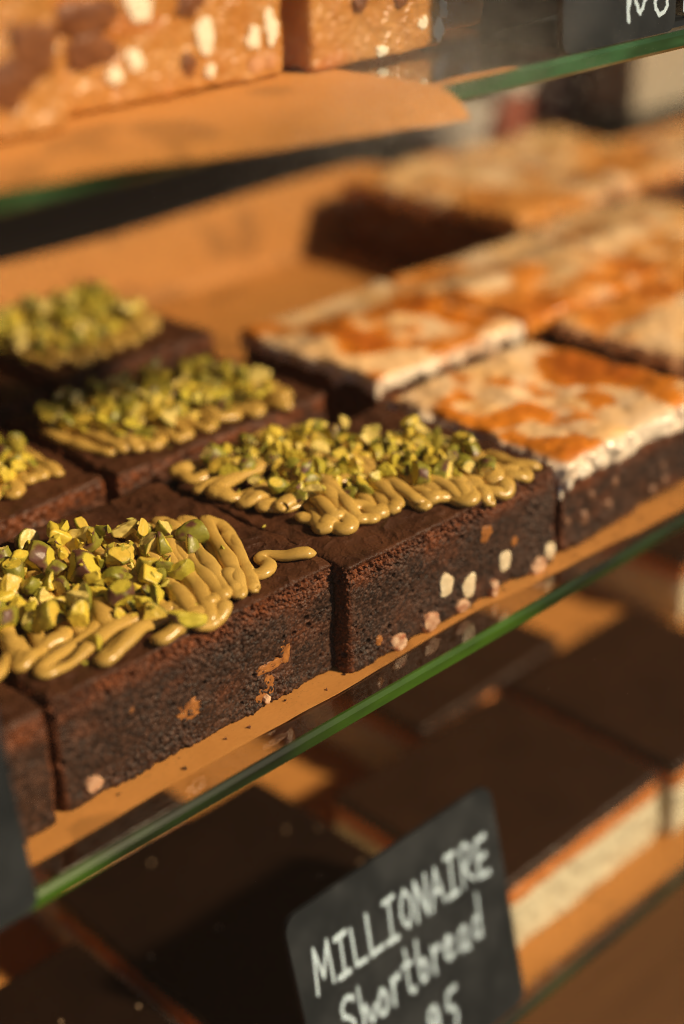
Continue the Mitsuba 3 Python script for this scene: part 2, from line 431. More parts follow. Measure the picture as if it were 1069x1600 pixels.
case = thing('display_case', 'dark brown inside of the shop display case behind and around the shelves', 'display case')
part(case, 'back_panel', mikit.ply(boxm(X0, X1, 0.62, 0.64, -0.36, 0.42), 'case_bsdf'))
part(case, 'unseen_roof_panel', mikit.ply(boxm(X0, X1, -0.03, 0.62, 0.40, 0.42), 'case_bsdf'))  # out of view, added to block the overhead sky
part(case, 'base_board', mikit.ply(boxm(X0, X1, -0.03, 0.62, -0.36, -0.33), 'wood_bsdf'), label='brown wooden board under the lowest shelf')
part(case, 'side_panel', mikit.ply(boxm(X0 - 0.02, X0, -0.03, 0.64, -0.36, 0.42), 'case_bsdf'))
part(case, 'side_panel', mikit.ply(boxm(X1, X1 + 0.02, -0.03, 0.64, -0.36, 0.42), 'case_bsdf'))

def shelf(z, label, edge, y0=0.0):
    s = thing('glass_shelf', label, 'shelf', 'glass shelves of the display case')
    e = 0.0016
    V = np.array([[X0, y0 + e, z], [X1, y0 + e, z], [X1, YB, z], [X0, YB, z], [X0, y0 + e, z - TH], [X1, y0 + e, z - TH], [X1, YB, z - TH], [X0, YB, z - TH]])
    F = np.array([[0, 1, 2, 3], [5, 4, 7, 6], [3, 2, 6, 7]])
    part(s, 'pane', mikit.ply((V, F), 'glass_bsdf'), label='clear glass sheet')
    c = 0.0009                                              # polished edge with arrises
    prof = np.array([[y0 + e, z], [y0 + c, z], [y0, z - c], [y0, z - TH + c], [y0 + c, z - TH], [y0 + e, z - TH]])
    xs = np.linspace(X0, X1, 200)
    V = np.concatenate([np.column_stack([np.full(6, x), prof]) for x in xs])
    F = []
    for i in range(len(xs) - 1):
        for k in range(5):
            a = i * 6 + k
            F.append([a, a + 6, a + 7, a + 1])
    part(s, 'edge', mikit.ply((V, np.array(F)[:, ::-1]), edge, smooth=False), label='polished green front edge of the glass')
    return s
shelf(ZU, 'top glass shelf with green edge carrying the golden blondies', 'upper_edge_bsdf', -0.0050)
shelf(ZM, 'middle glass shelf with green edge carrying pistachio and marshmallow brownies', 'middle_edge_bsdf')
shelf(ZL, 'lowest glass shelf with dark green edge carrying chocolate topped shortbread', 'lower_edge_bsdf')

pane = thing('front_pane', 'clear dusty glass pane closing the front of the case', 'glass pane')
YP = -0.036
part(pane, 'glass', mikit.ply((np.array([[X0, YP, -0.36], [X1, YP, -0.36], [X1, YP, 0.42], [X0, YP, 0.42]]), np.array([[0, 1, 2, 3]])), 'glass_bsdf'))

rngd = np.random.default_rng(5)
nd, ne = 14000, 3600  # dense clusters stand in for flare haze, the sparse specks are dirt
cx = np.concatenate([rngd.normal(0.066, 0.021, nd), rngd.normal(0.160, 0.045, ne), rngd.uniform(-0.08, 0.16, 260)])
cz = np.concatenate([rngd.normal(0.159, 0.009, nd), rngd.normal(0.105, 0.050, ne), rngd.uniform(-0.10, 0.20, 260)])
cr = np.concatenate([rngd.uniform(0.00012, 0.00024, nd), rngd.uniform(0.00006, 0.00015, ne), rngd.uniform(0.00004, 0.00011, 260)])
an = rngd.uniform(0, 6.28, len(cx))
OCT = np.array([[1, 0, 0], [-1, 0, 0], [0, 0, 1], [0, 0, -1], [0, 0.25, 0], [0, -0.25, 0]], float)
OF = np.array([[0, 2, 5], [2, 1, 5], [1, 3, 5], [3, 0, 5], [2, 0, 4], [1, 2, 4], [3, 1, 4], [0, 3, 4]])
DV = OCT[None] * cr[:, None, None]
DV = np.stack([DV[..., 0] * np.cos(an)[:, None] - DV[..., 2] * np.sin(an)[:, None] * 0.7, DV[..., 1], DV[..., 0] * np.sin(an)[:, None] + DV[..., 2] * np.cos(an)[:, None] * 0.7], -1)
DV = DV + np.stack([cx, np.full_like(cx, YP + 0.00008), cz], 1)[:, None]
DFA = (OF[None] + (np.arange(len(cx)) * 6)[:, None, None]).reshape(-1, 3)
scene['dust_haze_bsdf'] = two({'type': 'diffuse', 'reflectance': {'type': 'rgb', 'value': [0.7, 0.66, 0.6]}})
part(pane, 'dust_haze', mikit.ply((DV.reshape(-1, 3), DFA), 'dust_haze_bsdf'), label='pale dust film added for the flare, and a few dusty specks on the glass', kind='stuff')

# ------------------------------------------------------------------ parchment papers
def sheet_mesh(nx, ny, fn):
    u, v = np.meshgrid(np.linspace(0, 1, nx), np.linspace(0, 1, ny), indexing='ij')
    P = fn(u.ravel(), v.ravel())
    i = (np.arange(nx - 1)[:, None] * ny + np.arange(ny - 1)[None]).ravel()
    F = np.stack([i, i + ny, i + ny + 1, i + 1], 1)
    up = P + [0, 0, 0.00012]
    return P, F

def thick_sheet(nx, ny, fn, t=0.00016):
    P, F = sheet_mesh(nx, ny, fn)
    n = np.array(trimesh.Trimesh(P, np.vstack([F[:, [0, 1, 2]], F[:, [0, 2, 3]]]), process=False).vertex_normals)
    V = np.vstack([P + n * t, P])
    m = len(P)
    ids = np.arange(m).reshape(nx, ny)
    rim = []
    for a in (ids[:, 0][::-1], ids[:, -1], ids[0, :], ids[-1, :][::-1]):
        rim.append(np.stack([a[:-1], a[1:], a[1:] + m, a[:-1] + m], 1))
    return V, np.vstack([F, F[:, ::-1] + m] + rim)

def tray_paper(u, v):
    x = -0.12 + u * 0.85
    front = 0.0086 + 0.0005 * np.sin(x * 60) + 0.0014 * nz(np.stack([x, x * 0, x * 0], 1), 0.03, 3, 2) - 0.005 * sm(0.12, 0.24, x)
    L, wall = 0.286, 0.034
    s = v * (L + wall)
    bend = 0.006
    y = front + np.minimum(s, 1e9) * (L - front) / L
    y = np.where(s > L, L + np.sqrt(np.clip(1 - (1 - np.clip((s - L) / bend, 0, 1)) ** 2, 0, 1)) * bend * 0.4 + (s - L) * 0.22, y)
    z = np.where(s > L, (s - L), 0.0)
    z = z * (1 + 0.05 * np.sin(x * 23)) * (1 - 0.75 * sm(0.36, 0.46, x)) + 0.0003 + np.clip(0.0010 * (nz(np.stack([x, y, x * 0], 1), 0.011, 4, 2) + 0.1), 0, 1) * sm(0.03, 0.012, y)
    return np.stack([x, y, z + ZM], 1)
k = thing('parchment_paper', 'brown parchment lining the middle shelf under the brownies, folded up at the back', 'parchment paper', 'sheets of brown parchment')
part(k, 'sheet', mikit.ply(thick_sheet(240, 200, tray_paper), 'paper_bsdf', smooth=30))

def upper_paper(u, v):
    x = -0.35 + u * 0.449
    hang = 0.0025 + 0.0095 * sm(-0.03, 0.115, x) + 0.0003 * np.sin(x * 55)
    ang = 0.25 + 0.95 * sm(-0.03, 0.115, x)                  # how far the lip has turned down
    y_bend, L = 0.0030, 0.30
    s = v * v * (3 - 2 * v) * 0 + v
    # v 0 .. 0.2 lip, 0.2 .. 1 flat
    lip = np.clip((0.25 - s) / 0.25, 0, 1) * hang
    flat = np.clip((s - 0.25) / 0.75, 0, 1) * L
    R = hang / ang
    th = lip / R
    y = y_bend - R * np.sin(th) + flat
    z = -R * (1 - np.cos(th))
    y = y - 0.0050 - 0.0028 * sm(0.0, 0.01, lip) 
    z = ZU + 0.0004 + z + 0.0014 * nz(np.stack([x, y, x * 0], 1), 0.016, 8, 2) * sm(0.0, 0.006, lip)
    return np.stack([x, y, z], 1)
k = thing('parchment_paper', 'brown parchment on the top shelf with its front lip curling down over the glass edge', 'parchment paper', 'sheets of brown parchment')
part(k, 'sheet', mikit.ply(thick_sheet(200, 90, upper_paper), 'paper_bsdf', smooth=30))

def strip_paper(u, v):  # strip added in place of the sunlit bevel of the glass
    x = 0.090 + u * 0.0355
    y = -0.0048 + v * (0.0030 + 0.0006 * np.sin(x * 300)) * np.sqrt(np.clip((0.1262 - x) / 0.003, 0.05, 1))
    return np.stack([x, y, ZU + 0.00012 + 0.0 * x], 1)
part(k, 'sunlit_strip', mikit.ply(thick_sheet(50, 5, strip_paper), 'paper_bsdf', smooth=30), label='narrow paper strip added for the sunlit line along the glass edge')

def lower_paper(u, v):
    x = -0.20 + u * 0.9
    y = 0.0045 + 0.001 * np.sin(x * 45) + v * 0.30
    return np.stack([x, y, ZL + 0.0004 + 0.0002 * np.sin(x * 30 + y * 20)], 1)
k = thing('parchment_paper', 'brown parchment on the lowest shelf showing between the shortbread squares', 'parchment paper', 'sheets of brown parchment')
part(k, 'sheet', mikit.ply(thick_sheet(120, 40, lower_paper), 'paper_bsdf', smooth=30))

# ------------------------------------------------------------------ pistachio brownies
def place(shape_mesh, org, rz=0.0):
    V = np.asarray(shape_mesh[0])
    c, s = math.cos(rz), math.sin(rz)
    W = V.copy()
    W[:, 0] = V[:, 0] * c - V[:, 1] * s
    W[:, 1] = V[:, 0] * s + V[:, 1] * c
    return W + np.asarray(org), shape_mesh[1]

def chunk_part(root, name, org, loc, size, seed, cols, bsdf='nut_bsdf', sub=3, rough=0.3, label=None, cut=None):
    v, f = lump(size, seed, sub, rough)
    if cut is not None:
        v[:, 1] = np.maximum(v[:, 1], -cut + 0.12 * (v[:, 1] + cut))
    t = np.clip(0.5 + 1.8 * nz(v + seed, 0.0016, seed + 1, 3), 0, 1)
    part(root, name, mikit.ply((v + np.asarray(org) + np.asarray(loc), f), bsdf, smooth=True, color=lerp(cols[0], cols[1], t)), label=label)

def pistachio_brownie(label, x0, x1, y0, y1, h, seed, strands, spots, fine=0.0003, coarse=0.0007, z0=ZM + 0.0006, scale=(0.60, 1.0), rad=0.0019, bits_n=120):
    w, d = x1 - x0, y1 - y0
    t = thing('pistachio_brownie', label, 'brownie', 'pistachio brownies on the middle shelf')
    body, col, height = brownie_body(w, d, h, seed, fine, coarse)
    org = np.array([x0, y0, z0])
    part(t, 'cake', mikit.ply((body[0] + org, body[1]), 'crumb_bsdf' if fine < 0.0005 else 'soft_crumb_bsdf', smooth=True, color=col))
    meshes, paths = [], []
    for k, s in enumerate(strands):
        m, p = drizzle(np.asarray(s) - [x0, y0], height, w, d, seed * 10 + k, rad)
        meshes.append(m); paths.append(p)
    V, F = join(meshes)
    part(t, 'drizzle', mikit.ply((V + org, F), 'cream_bsdf', smooth=True))
    heap = Heap(height, w, d, paths)
    local = [(s[0] - x0, s[1] - y0, *s[2:]) for s in spots]
    scatter_nuts(t, local, heap, org, seed, scale)
    rng = np.random.default_rng(seed + 900)
    bits, cols = [], []
    for i in range(bits_n):
        s = local[rng.integers(len(local))]
        x, y = np.clip(s[0] + rng.normal(0, 0.005), 0.001, w - 0.001), np.clip(s[1] + rng.normal(0, 0.005), 0.001, d - 0.001)
        v = rng.normal(size=(9, 3)) * rng.uniform(0.0003, 0.0008)
        hull = trimesh.Trimesh(v, process=False).convex_hull
        z = heap.H[int(round(x / heap.c)) + 20, int(round(y / heap.c)) + 20]
        bits.append((np.array(hull.vertices) + org + [x, y, z + 0.0001], np.array(hull.faces)))
        cols.append(np.tile(lerp((0.52, 0.42, 0.06), (0.30, 0.28, 0.035), rng.random(1)), (len(hull.vertices), 1)))
    if bits:
        V, F = join(bits)
        part(t, 'pistachio_crumbs', mikit.ply((V, F), 'nut_bsdf', color=np.vstack(cols)), kind='stuff')
    return t, org

def fill_spots(poly, n, seed, mind=0.0042):
    """n points inside a polygon, spread out"""
    rng = np.random.default_rng(seed)
    P = Polygon(poly)
    a, b, c, d = P.bounds
    out, tries = [], 0
    from shapely.geometry import Point
    while len(out) < n and tries < 6000:
        tries += 1
        q = rng.uniform((a, b), (c, d))
        md = mind * (1 - tries / 7000)
        if P.contains(Point(q)) and all((q[0] - o[0]) ** 2 + (q[1] - o[1]) ** 2 > md * md for o in out):
            out.append((float(q[0]), float(q[1])))
    return out

mm = lambda l: np.array(l, float) / 1000.0
# A: front of the picture
sA = [zigzag(mm([(2, 40), (14, 36), (26, 33), (38, 27), (46, 22)]), mm([(18, 70), (28, 72), (40, 72), (50, 68), (60, 62)]), 11, 3, 0.0014),
      zigzag(mm([(44, 18), (51, 20.5), (60, 19)]), mm([(57, 64), (68, 62), (75.5, 50)]), 9, 5, 0.0007),
      mm([(38, 38), (24, 33), (8, 28.5), (3, 26), (4, 23.5), (12, 24.5), (26, 30), (36, 29), (28, 24), (18, 21.5), (15, 19.5), (20, 19.5), (32, 24), (42, 23), (40, 19), (31, 18.4), (29, 17), (35, 16.8), (44, 20), (50, 18.4), (48, 16.4), (42, 15.8), (38, 16.6)]),
      mm([(0, 46), (-4, 38), (-8, 33), (-4, 31), (4, 38), (8, 42), (4, 33), (0, 30), (5, 31), (14, 38)]),
      mm([(74, 47), (70, 38), (66, 30), (65, 26), (68, 24), (72, 27), (71, 31), (74, 31.5), (76, 28), (78, 25), (82.5, 21.5)])]
spA = [(0.0477, 0.0478, 1.35, 6), (0.0439, 0.067, 1.15, 2), (0.0202, 0.0466, 1.1, 5), (0.0347, 0.078, 0.9), (0.0394, 0.0709, 1.1), (0.0302, 0.0658, 1.05), (0.0199, 0.0627, 1.1), (0.0338, 0.0453, 1.2), (0.0349, 0.0535, 1.0),
       (0.0379, 0.0432, 0.95), (0.0391, 0.0396, 0.95), (0.0457, 0.037, 0.9), (0.0504, 0.0343, 0.9), (0.056, 0.033, 1.0), (0.0353, 0.0259, 0.9), (0.0339, 0.0339, 0.9), (0.0376, 0.017, 1.05), (0.0186, 0.0252, 0.8),
       (0.0598, 0.0538, 1.05), (0.0603, 0.0429, 0.9), (0.0258, 0.0405, 0.95), (0.0434, 0.0303, 0.9), (0.064, 0.047, 0.8), (0.057, 0.060, 0.85)] \
      + fill_spots(mm([(0, 50), (12, 38), (22, 33), (36, 28), (48, 36), (58, 50), (56, 64), (40, 72), (20, 74), (4, 66)]), 105, 11, 0.0034)
A, oA = pistachio_brownie('pistachio brownie at the front edge with a curled cream tail on its right corner', 0.0, 0.0838, 0.0166, 0.0875, 0.0302, 1, sA, spA, fine=0.00023)
CARAMEL = ((0.16, 0.055, 0.016), (0.42, 0.17, 0.042))
HAZEL = ((0.68, 0.47, 0.30), (0.30, 0.10, 0.045))
WHITE = ((0.58, 0.45, 0.27), (0.76, 0.66, 0.47))
for (x, z, sx, sz, sd) in ((66.5, 12.5, 1.5, 3.4, 1), (62, 10.4, 4.8, 1.4, 2), (60.5, 5.4, 1.9, 3.0, 3), (36, 10.4, 3.6, 2.8, 4), (33.5, 12.5, 1.6, 1.4, 8), (58, 3.0, 1.6, 1.8, 5), (20, 18, 0.9, 0.8, 9)):
    chunk_part(A, 'caramel', oA, (x / 1000, 0.0004, z / 1000), (sx / 1000, 0.0025, sz / 1000), sd, CARAMEL, rough=0.5, cut=0.0005 if sd == 4 else 0.0002)
for (x, z, sx, sz, sd) in ((7.5, 4.6, 2.2, 2.0, 6), (59.0, 2.2, 1.0, 1.2, 7)):
    chunk_part(A, 'hazelnut_piece', oA, (x / 1000, 0.0, z / 1000), (sx / 1000, 0.0024, sz / 1000), sd, HAZEL, cut=0.0010)

# B: next to it, right
sB = [zigzag(mm([(88, 82), (87, 70), (87, 60), (89, 51), (93, 44)]), mm([(128, 84), (130, 74), (128, 62), (126, 52), (120, 44)]), 11, 21, 0.0014),
      zigzag(mm([(92, 30), (103, 27), (115, 24), (124, 18), (134, 13.5)]), mm([(104, 62), (114, 62), (124, 60), (134, 56), (146, 50)]), 15, 23, 0.0018),
      mm([(92, 40), (96, 31), (95, 25.5), (98, 25), (102, 33), (108, 31), (107, 26), (110, 25), (116, 31), (118, 25), (121, 20.5), (124, 23), (127, 27), (128, 19), (128, 13.5), (131, 12), (136, 19), (138, 15), (141, 11), (144, 11.5), (147, 17), (150, 12.8), (152, 11.2), (154, 14), (155, 20), (158, 15), (160, 12.5)]),
      zigzag(mm([(136, 20), (145, 17), (153, 15)]), mm([(144, 46), (150, 42), (156, 30)]), 6, 24, 0.0012)]
spB = fill_spots(mm([(94, 78), (96, 44), (104, 38), (118, 33), (130, 24), (138, 20), (146, 18), (151, 30), (150, 52), (140, 68), (124, 80), (106, 84)]), 170, 31, 0.0037)
B, oB = pistachio_brownie('pistachio brownie with pale nuts along the bottom of its cut front face', 0.0836, 0.1650, 0.0116, 0.0800, 0.0302, 2, sB, spB, rad=0.0022, fine=0.00024)
for i, (x, z, sx, sz, c) in enumerate(((119.1, 11.2, 2.0, 2.8, 0), (128.1, 7.6, 2.0, 2.9, 0), (143.2, 9.2, 1.8, 2.6, 0), (163.0, 4.6, 1.7, 2.4, 0), (157.6, 1.6, 2.4, 2.4, 1), (138.2, 2.6, 1.4, 2.2, 1), (124.7, 2.6, 2.2, 1.6, 1), (112.7, 3.0, 2.4, 2.4, 1), (100.5, 2.2, 2.2, 2.2, 1))):
    chunk_part(B, 'hazelnut_piece', oB, (x / 1000 - 0.0836, 0.0002, z / 1000), (sx * 1.35 / 1000, 0.0030, sz * 1.2 / 1000), 30 + i, (WHITE, HAZEL)[c], rough=0.32, cut=0.0008 if c == 0 else 0.0016)
for i, (x, z, sx, sz) in enumerate(((135.0, 20.5, 2.2, 2.4), (93.4, 6.0, 1.3, 1.6), (147, 14, 1.2, 1.6))):
    chunk_part(B, 'caramel', oB, (x / 1000 - 0.0836, 0.0002, z / 1000), (sx / 1000, 0.0022, sz / 1000), 50 + i, CARAMEL, rough=0.5, cut=0.0007)

# Z: left edge of the frame, in front
sZ = [zigzag(mm([(-70, 26), (-40, 25), (-14, 26)]), mm([(-60, 66), (-35, 66), (-8, 62)]), 15, 41, 0.001)]
Z, oZ = pistachio_brownie('pistachio brownie cut off by the left frame edge, its dark corner beside the front gap', -0.0835, -0.0030, 0.0150, 0.0850, 0.0300, 3, sZ,
                          fill_spots(mm([(-66, 36), (-10, 34), (-8, 62), (-60, 64)]), 30, 42, 0.006), fine=0.0004, coarse=0.0009)
# second row: F left, D right
sF = [zigzag(mm([(12, 112), (30, 110), (48, 111), (66, 110)]), mm([(16, 142), (34, 142), (50, 140), (68, 136)]), 15, 51, 0.001)]
pistachio_brownie('pistachio brownie cut by the left frame edge in the second row', 0.0, 0.0742, 0.1000, 0.1620, 0.0300, 4, sF,
                  fill_spots(mm([(14, 114), (48, 114), (62, 117), (66, 132), (50, 144), (16, 146)]), 110, 52, 0.0038), fine=0.0006, coarse=0.0009)
sD = [zigzag(mm([(84, 112), (90, 106), (104, 105), (122, 103), (140, 100), (148, 103)]), mm([(78, 140), (92, 146), (108, 146), (124, 146), (138, 144), (150, 136)]), 21, 53, 0.001)]
pistachio_brownie('pistachio brownie in the second row, directly behind the one with pale nuts', 0.0775, 0.1585, 0.0985, 0.1560, 0.0305, 5, sD,
                  fill_spots(mm([(80, 138), (90, 112), (110, 110), (130, 107), (144, 106), (148, 122), (140, 142), (110, 148), (88, 146)]), 160, 54, 0.0037), fine=0.0006, coarse=0.0009)
# third row
sE = [zigzag(mm([(112, 186), (122, 178), (140, 180), (156, 184), (164, 192)]), mm([(110, 232), (124, 236), (140, 236), (156, 234), (164, 226)]), 19, 55, 0.001)]
pistachio_brownie('blurred pistachio brownie furthest back on the left, beside the bare parchment', 0.1080, 0.1720, 0.1700, 0.2420, 0.0310, 6, sE,
                  fill_spots(mm([(112, 190), (128, 182), (150, 190), (164, 198), (164, 226), (150, 236), (114, 236)]), 150, 56, 0.0036), fine=0.0008, coarse=0.001)
t = thing('plain_brownie', 'plain dark brownie without topping at the left frame edge between the second and third rows', 'brownie')
body, col, _ = brownie_body(0.062, 0.055, 0.0285, 7, 0.0008, 0.001)
part(t, 'cake', mikit.ply((body[0] + [0.0400, 0.1720, ZM + 0.0006], body[1]), 'soft_crumb_bsdf', smooth=True, color=col))

# ------------------------------------------------------------------ marshmallow brownies
def marshmallow_brownie(label, x0, x1, y0, y1, h, cap, seed, fine=0.0009, rz=0.0, white=0.0, tone=0.0):
    w, d = x1 - x0, y1 - y0
    t = thing('marshmallow_brownie', label, 'brownie', 'marshmallow brownies on the middle shelf')
    org = np.array([x0, y0, ZM + 0.0006])
    body, col, height = brownie_body(w, d, h, seed, fine, fine * 1.4)
    part(t, 'cake', mikit.ply(place(body, org, rz), 'crumb_bsdf' if fine < 0.0006 else 'soft_crumb_bsdf', smooth=True, color=col))
    # the cap: a soft slab, overhanging unevenly
    ov = 0.0022
    f2 = max(fine, 0.0005)
    P, F, n = grid_box(graded(-ov, w + ov, f2), graded(-ov, d + ov, f2), graded(h - 0.0015, h + cap, f2), min(0.003, cap * 0.5))
    Q = P + seed * 11.3
    top = sm(0.3, 0.9, n[:, 2])
    lat = 1 - np.abs(n[:, 2])
    g, gr = worley(Q * [1, 1, 0.6], 0.0052, seed + 60)
    disp = 0.0060 * nz(Q, 0.015, seed + 61) * top + 0.0030 * nz(Q, 0.0085, seed + 62) * (0.5 + 1.3 * lat) + 0.0022 * (0.5 - g) * lat + 0.0004 * nz(Q, 0.0022, seed + 63)
    V = P + n * disp[:, None]
    rag = nz(np.stack([Q[:, 0], Q[:, 1], Q[:, 2] * 0.4], 1), 0.0065, seed + 69) * 0.0070 * lat
    V[:, :2] += n[:, :2] * rag[:, None]
    # drips: the rim sags where noise says so
    rim = np.maximum(sm(0.004, -ov, P[:, 0]) + sm(w - 0.004, w + ov, P[:, 0]), sm(0.004, -ov, P[:, 1]) + sm(d - 0.004, d + ov, P[:, 1]))
    drip = np.clip(nz(np.stack([Q[:, 0], Q[:, 1], Q[:, 0] * 0], 1), 0.007, seed + 64) * 3.2 + 0.25, 0, 1.6)
    low = sm(h + cap * 0.8, h - 0.001, P[:, 2])
    V[:, 2] -= rim * (0.0004 + 0.0040 * drip * low)
    # toasted patches
    tz = nz(Q * [1, 1, 0.5], 0.020, seed + 66, 3) + 0.18 * nz(Q, 0.005, seed + 67)
    q1, q2, q3 = np.quantile(tz[n[:, 2] > 0.9], [0.33, 0.66, 0.96])
    toast = sm(q1, q2, tz) * (1 - white + white * top)
    if white < 0.5:
        toast = np.maximum(toast, 0.75 * (1 - top))
    burnt = sm(q2, q3, tz) * top * (1 - tone)
    base = lerp((0.78, 0.67, 0.53), (0.80, 0.49, 0.205), np.clip(top * (0.75 + nz(Q, 0.011, seed + 68)), 0, 1))
    c = lerp((0, 0, 0), np.array([0.62, 0.205, 0.020]) * (1 - tone) + np.array([0.68, 0.34, 0.10]) * tone, toast) + base * (1 - toast[:, None])
    c = c * (1 - burnt[:, None]) + np.array([0.40, 0.105, 0.012]) * burnt[:, None]
    part(t, 'marshmallow', mikit.ply(place((V, F), org, rz), 'marshmallow_bsdf', smooth=True, color=c))
    return t, org
C, oC = marshmallow_brownie('toasted marshmallow brownie at the front right with white drips down its near corner', 0.1700, 0.2390, 0.0125, 0.0800, 0.0240, 0.0080, 11, fine=0.0005, white=0.88)
for i, (x, y, z, sx, sy, sz) in enumerate(((0.5, -1.2, 24, 1.6, 1.2, 3.2), (-0.8, 0.6, 20.5, 0.9, 0.9, 2.6), (6, -1.8, 25.5, 3.4, 1.6, 2.4), (13, -1.8, 26.5, 3.4, 1.6, 2.2), (20, -1.6, 26.8, 2.4, 1.4, 1.8))):
    chunk_part(C, 'marshmallow_drip', oC, (x / 1000, y / 1000, z / 1000), (sx / 1000, sy / 1000, sz / 1000), 70 + i, ((0.76, 0.66, 0.52), (0.82, 0.74, 0.62)), 'marshmallow_bsdf', label=None)
rngc = np.random.default_rng(77)
for i in range(9):
    chunk_part(C, 'hazelnut_piece', oC, (rngc.uniform(0.002, 0.062), 0.0002, rngc.uniform(0.003, 0.018)), (rngc.uniform(.0012, .002), 0.0012, rngc.uniform(.0012, .0024)), 80 + i, ((0.12, 0.06, 0.035), (0.26, 0.13, 0.07)))
marshmallow_brownie('toasted marshmallow brownie in the second row, touching the pistachio rows on its left', 0.1770, 0.2460, 0.0940, 0.1600, 0.0293, 0.0040, 12, white=0.5)
marshmallow_brownie('toasted marshmallow brownie right of the one with white drips, cut by the frame', 0.2560, 0.3360, 0.0140, 0.0830, 0.0293, 0.0045, 13, tone=0.25)
marshmallow_brownie('toasted marshmallow brownie in the middle of the second row of marshmallow ones', 0.2495, 0.3280, 0.0920, 0.1580, 0.0293, 0.0045, 14, tone=0.25)
marshmallow_brownie('blurred marshmallow brownie in the second row at the right frame edge, toasted evenly', 0.3310, 0.4100, 0.0870, 0.1600, 0.0290, 0.0045, 15, tone=0.7)
marshmallow_brownie('blurred marshmallow brownie at the back showing a tall dark left side', 0.3410, 0.4060, 0.1740, 0.2760, 0.0318, 0.0045, 16, tone=0.7)
marshmallow_brownie('blurred marshmallow brownie at the back right, beyond a dark gap from the lone one', 0.4130, 0.4800, 0.1760, 0.2750, 0.0313, 0.0045, 17, tone=0.7)
marshmallow_brownie('very blurred marshmallow brownie at the far right end of the back row', 0.4830, 0.5500, 0.1650, 0.2150, 0.0313, 0.0045, 18, tone=0.7)

# ------------------------------------------------------------------ blondies on the top shelf
def blondie(label, x0, x1, y0, y1, h, seed, chunks, fine=0.0005):
    w, d = x1 - x0, y1 - y0
    t = thing('blondie', label, 'blondie', 'golden blondies on the top shelf')
    org = np.array([x0, y0, ZU + 0.0008])
    P, F, n = grid_box(graded(0, w, fine), graded(0, d, fine, fine * 2.5, 0.012), graded(0, h, fine), 0.0016)
    Q = P + seed * 23.1
    g, r = worley(Q, 0.0013, seed + 2)
    g2, _ = worley(Q, 0.0036, seed + 3)
    disp = 0.0016 * nz(Q, 0.014, seed) + 0.0009 * nz(Q, 0.004, seed + 1) + 0.0004 * (0.5 - g) + 0.0003 * (0.5 - g2)
    V = P + n * disp[:, None]
    V[:, 2] = np.maximum(V[:, 2], 0)
    c = lerp((0.40, 0.15, 0.020), (0.50, 0.26, 0.08), np.clip(0.45 + 1.5 * nz(Q, 0.008, seed + 4), 0, 1) * 0.6 + 0.4 * r)
    smear = sm(0.10, 0.2, nz(Q, 0.016, seed + 5, 3))
    c = c * (1 - 0.55 * smear[:, None]) + np.array([0.42, 0.13, 0.03]) * 0.55 * smear[:, None]
    part(t, 'cake', mikit.ply((V + org, F), 'blondie_bsdf', smooth=True, color=c))
    for i, (x, z, sx, sz, kind) in enumerate(chunks):
        cols, nm = {'w': (((0.80, 0.70, 0.50), (0.84, 0.78, 0.62)), 'white_chocolate_chunk'), 'd': (((0.085, 0.026, 0.010), (0.24, 0.09, 0.028)), 'dark_chocolate_chunk'),
                    'p': (((0.45, 0.20, 0.08), (0.60, 0.32, 0.16)), 'pecan_piece')}[kind]
        chunk_part(t, nm, (0, 0, 0), (x / 1000, y0 + 0.0004, z / 1000), (sx / 1000, 0.0030, sz / 1000), seed * 20 + i, cols, rough=0.55, sub=3, cut=0.0007)
    return t
blondie('golden blondie cut off by the top left frame corner, nearest the glass', -0.050, 0.0235, 0.0200, 0.0900, 0.040, 1, [(12, 158, 5, 4, 'd'), (18, 163, 5, 5, 'd'), (2, 156, 2, 2, 'w')])
blondie('golden blondie in the middle of the top shelf with white and dark chunks', 0.0250, 0.0868, 0.0290, 0.0950, 0.040, 2,
        [(48.3, 166.5, 3.2, 3.2, 'w'), (64.6, 158.6, 2.4, 3.6, 'w'), (82.8, 158.2, 1.9, 3.4, 'w'), (78.0, 156.2, 1.8, 2.6, 'w'), (65.4, 151.2, 1.3, 1.5, 'w'), (46.4, 156.0, 2.0, 2.5, 'w'), (41.2, 153.6, 2.1, 1.6, 'w'), (26.5, 161.0, 2.0, 1.8, 'w'),
         (35.4, 166.0, 7.0, 3.6, 'd'), (36.0, 159.5, 5.5, 3.6, 'd'), (61.2, 165.0, 3.4, 2.4, 'd'), (59.8, 153.6, 2.2, 2.4, 'd'), (78.5, 151.0, 2.2, 1.7, 'p'), (82.5, 151.2, 1.5, 1.6, 'p')])
blondie('golden blondie at the end of the top parchment, right of a dark gap', 0.0915, 0.1345, 0.0260, 0.0900, 0.040, 3,
        [(113.3, 149.2, 2.0, 1.3, 'w'), (132.8, 151.5, 1.6, 2.6, 'w'), (127.3, 153.6, 1.5, 1.6, 'w'), (107, 160, 2.2, 1.6, 'd'), (120, 160, 2.2, 2.2, 'd')])
blondie('pale blurred blondie with white chunks furthest right on the top shelf, beside the sign foot', 0.1370, 0.1650, 0.0400, 0.0950, 0.040, 4, [(149, 153, 2.2, 2.4, 'w'), (158, 156, 2, 2, 'w')], fine=0.0008)

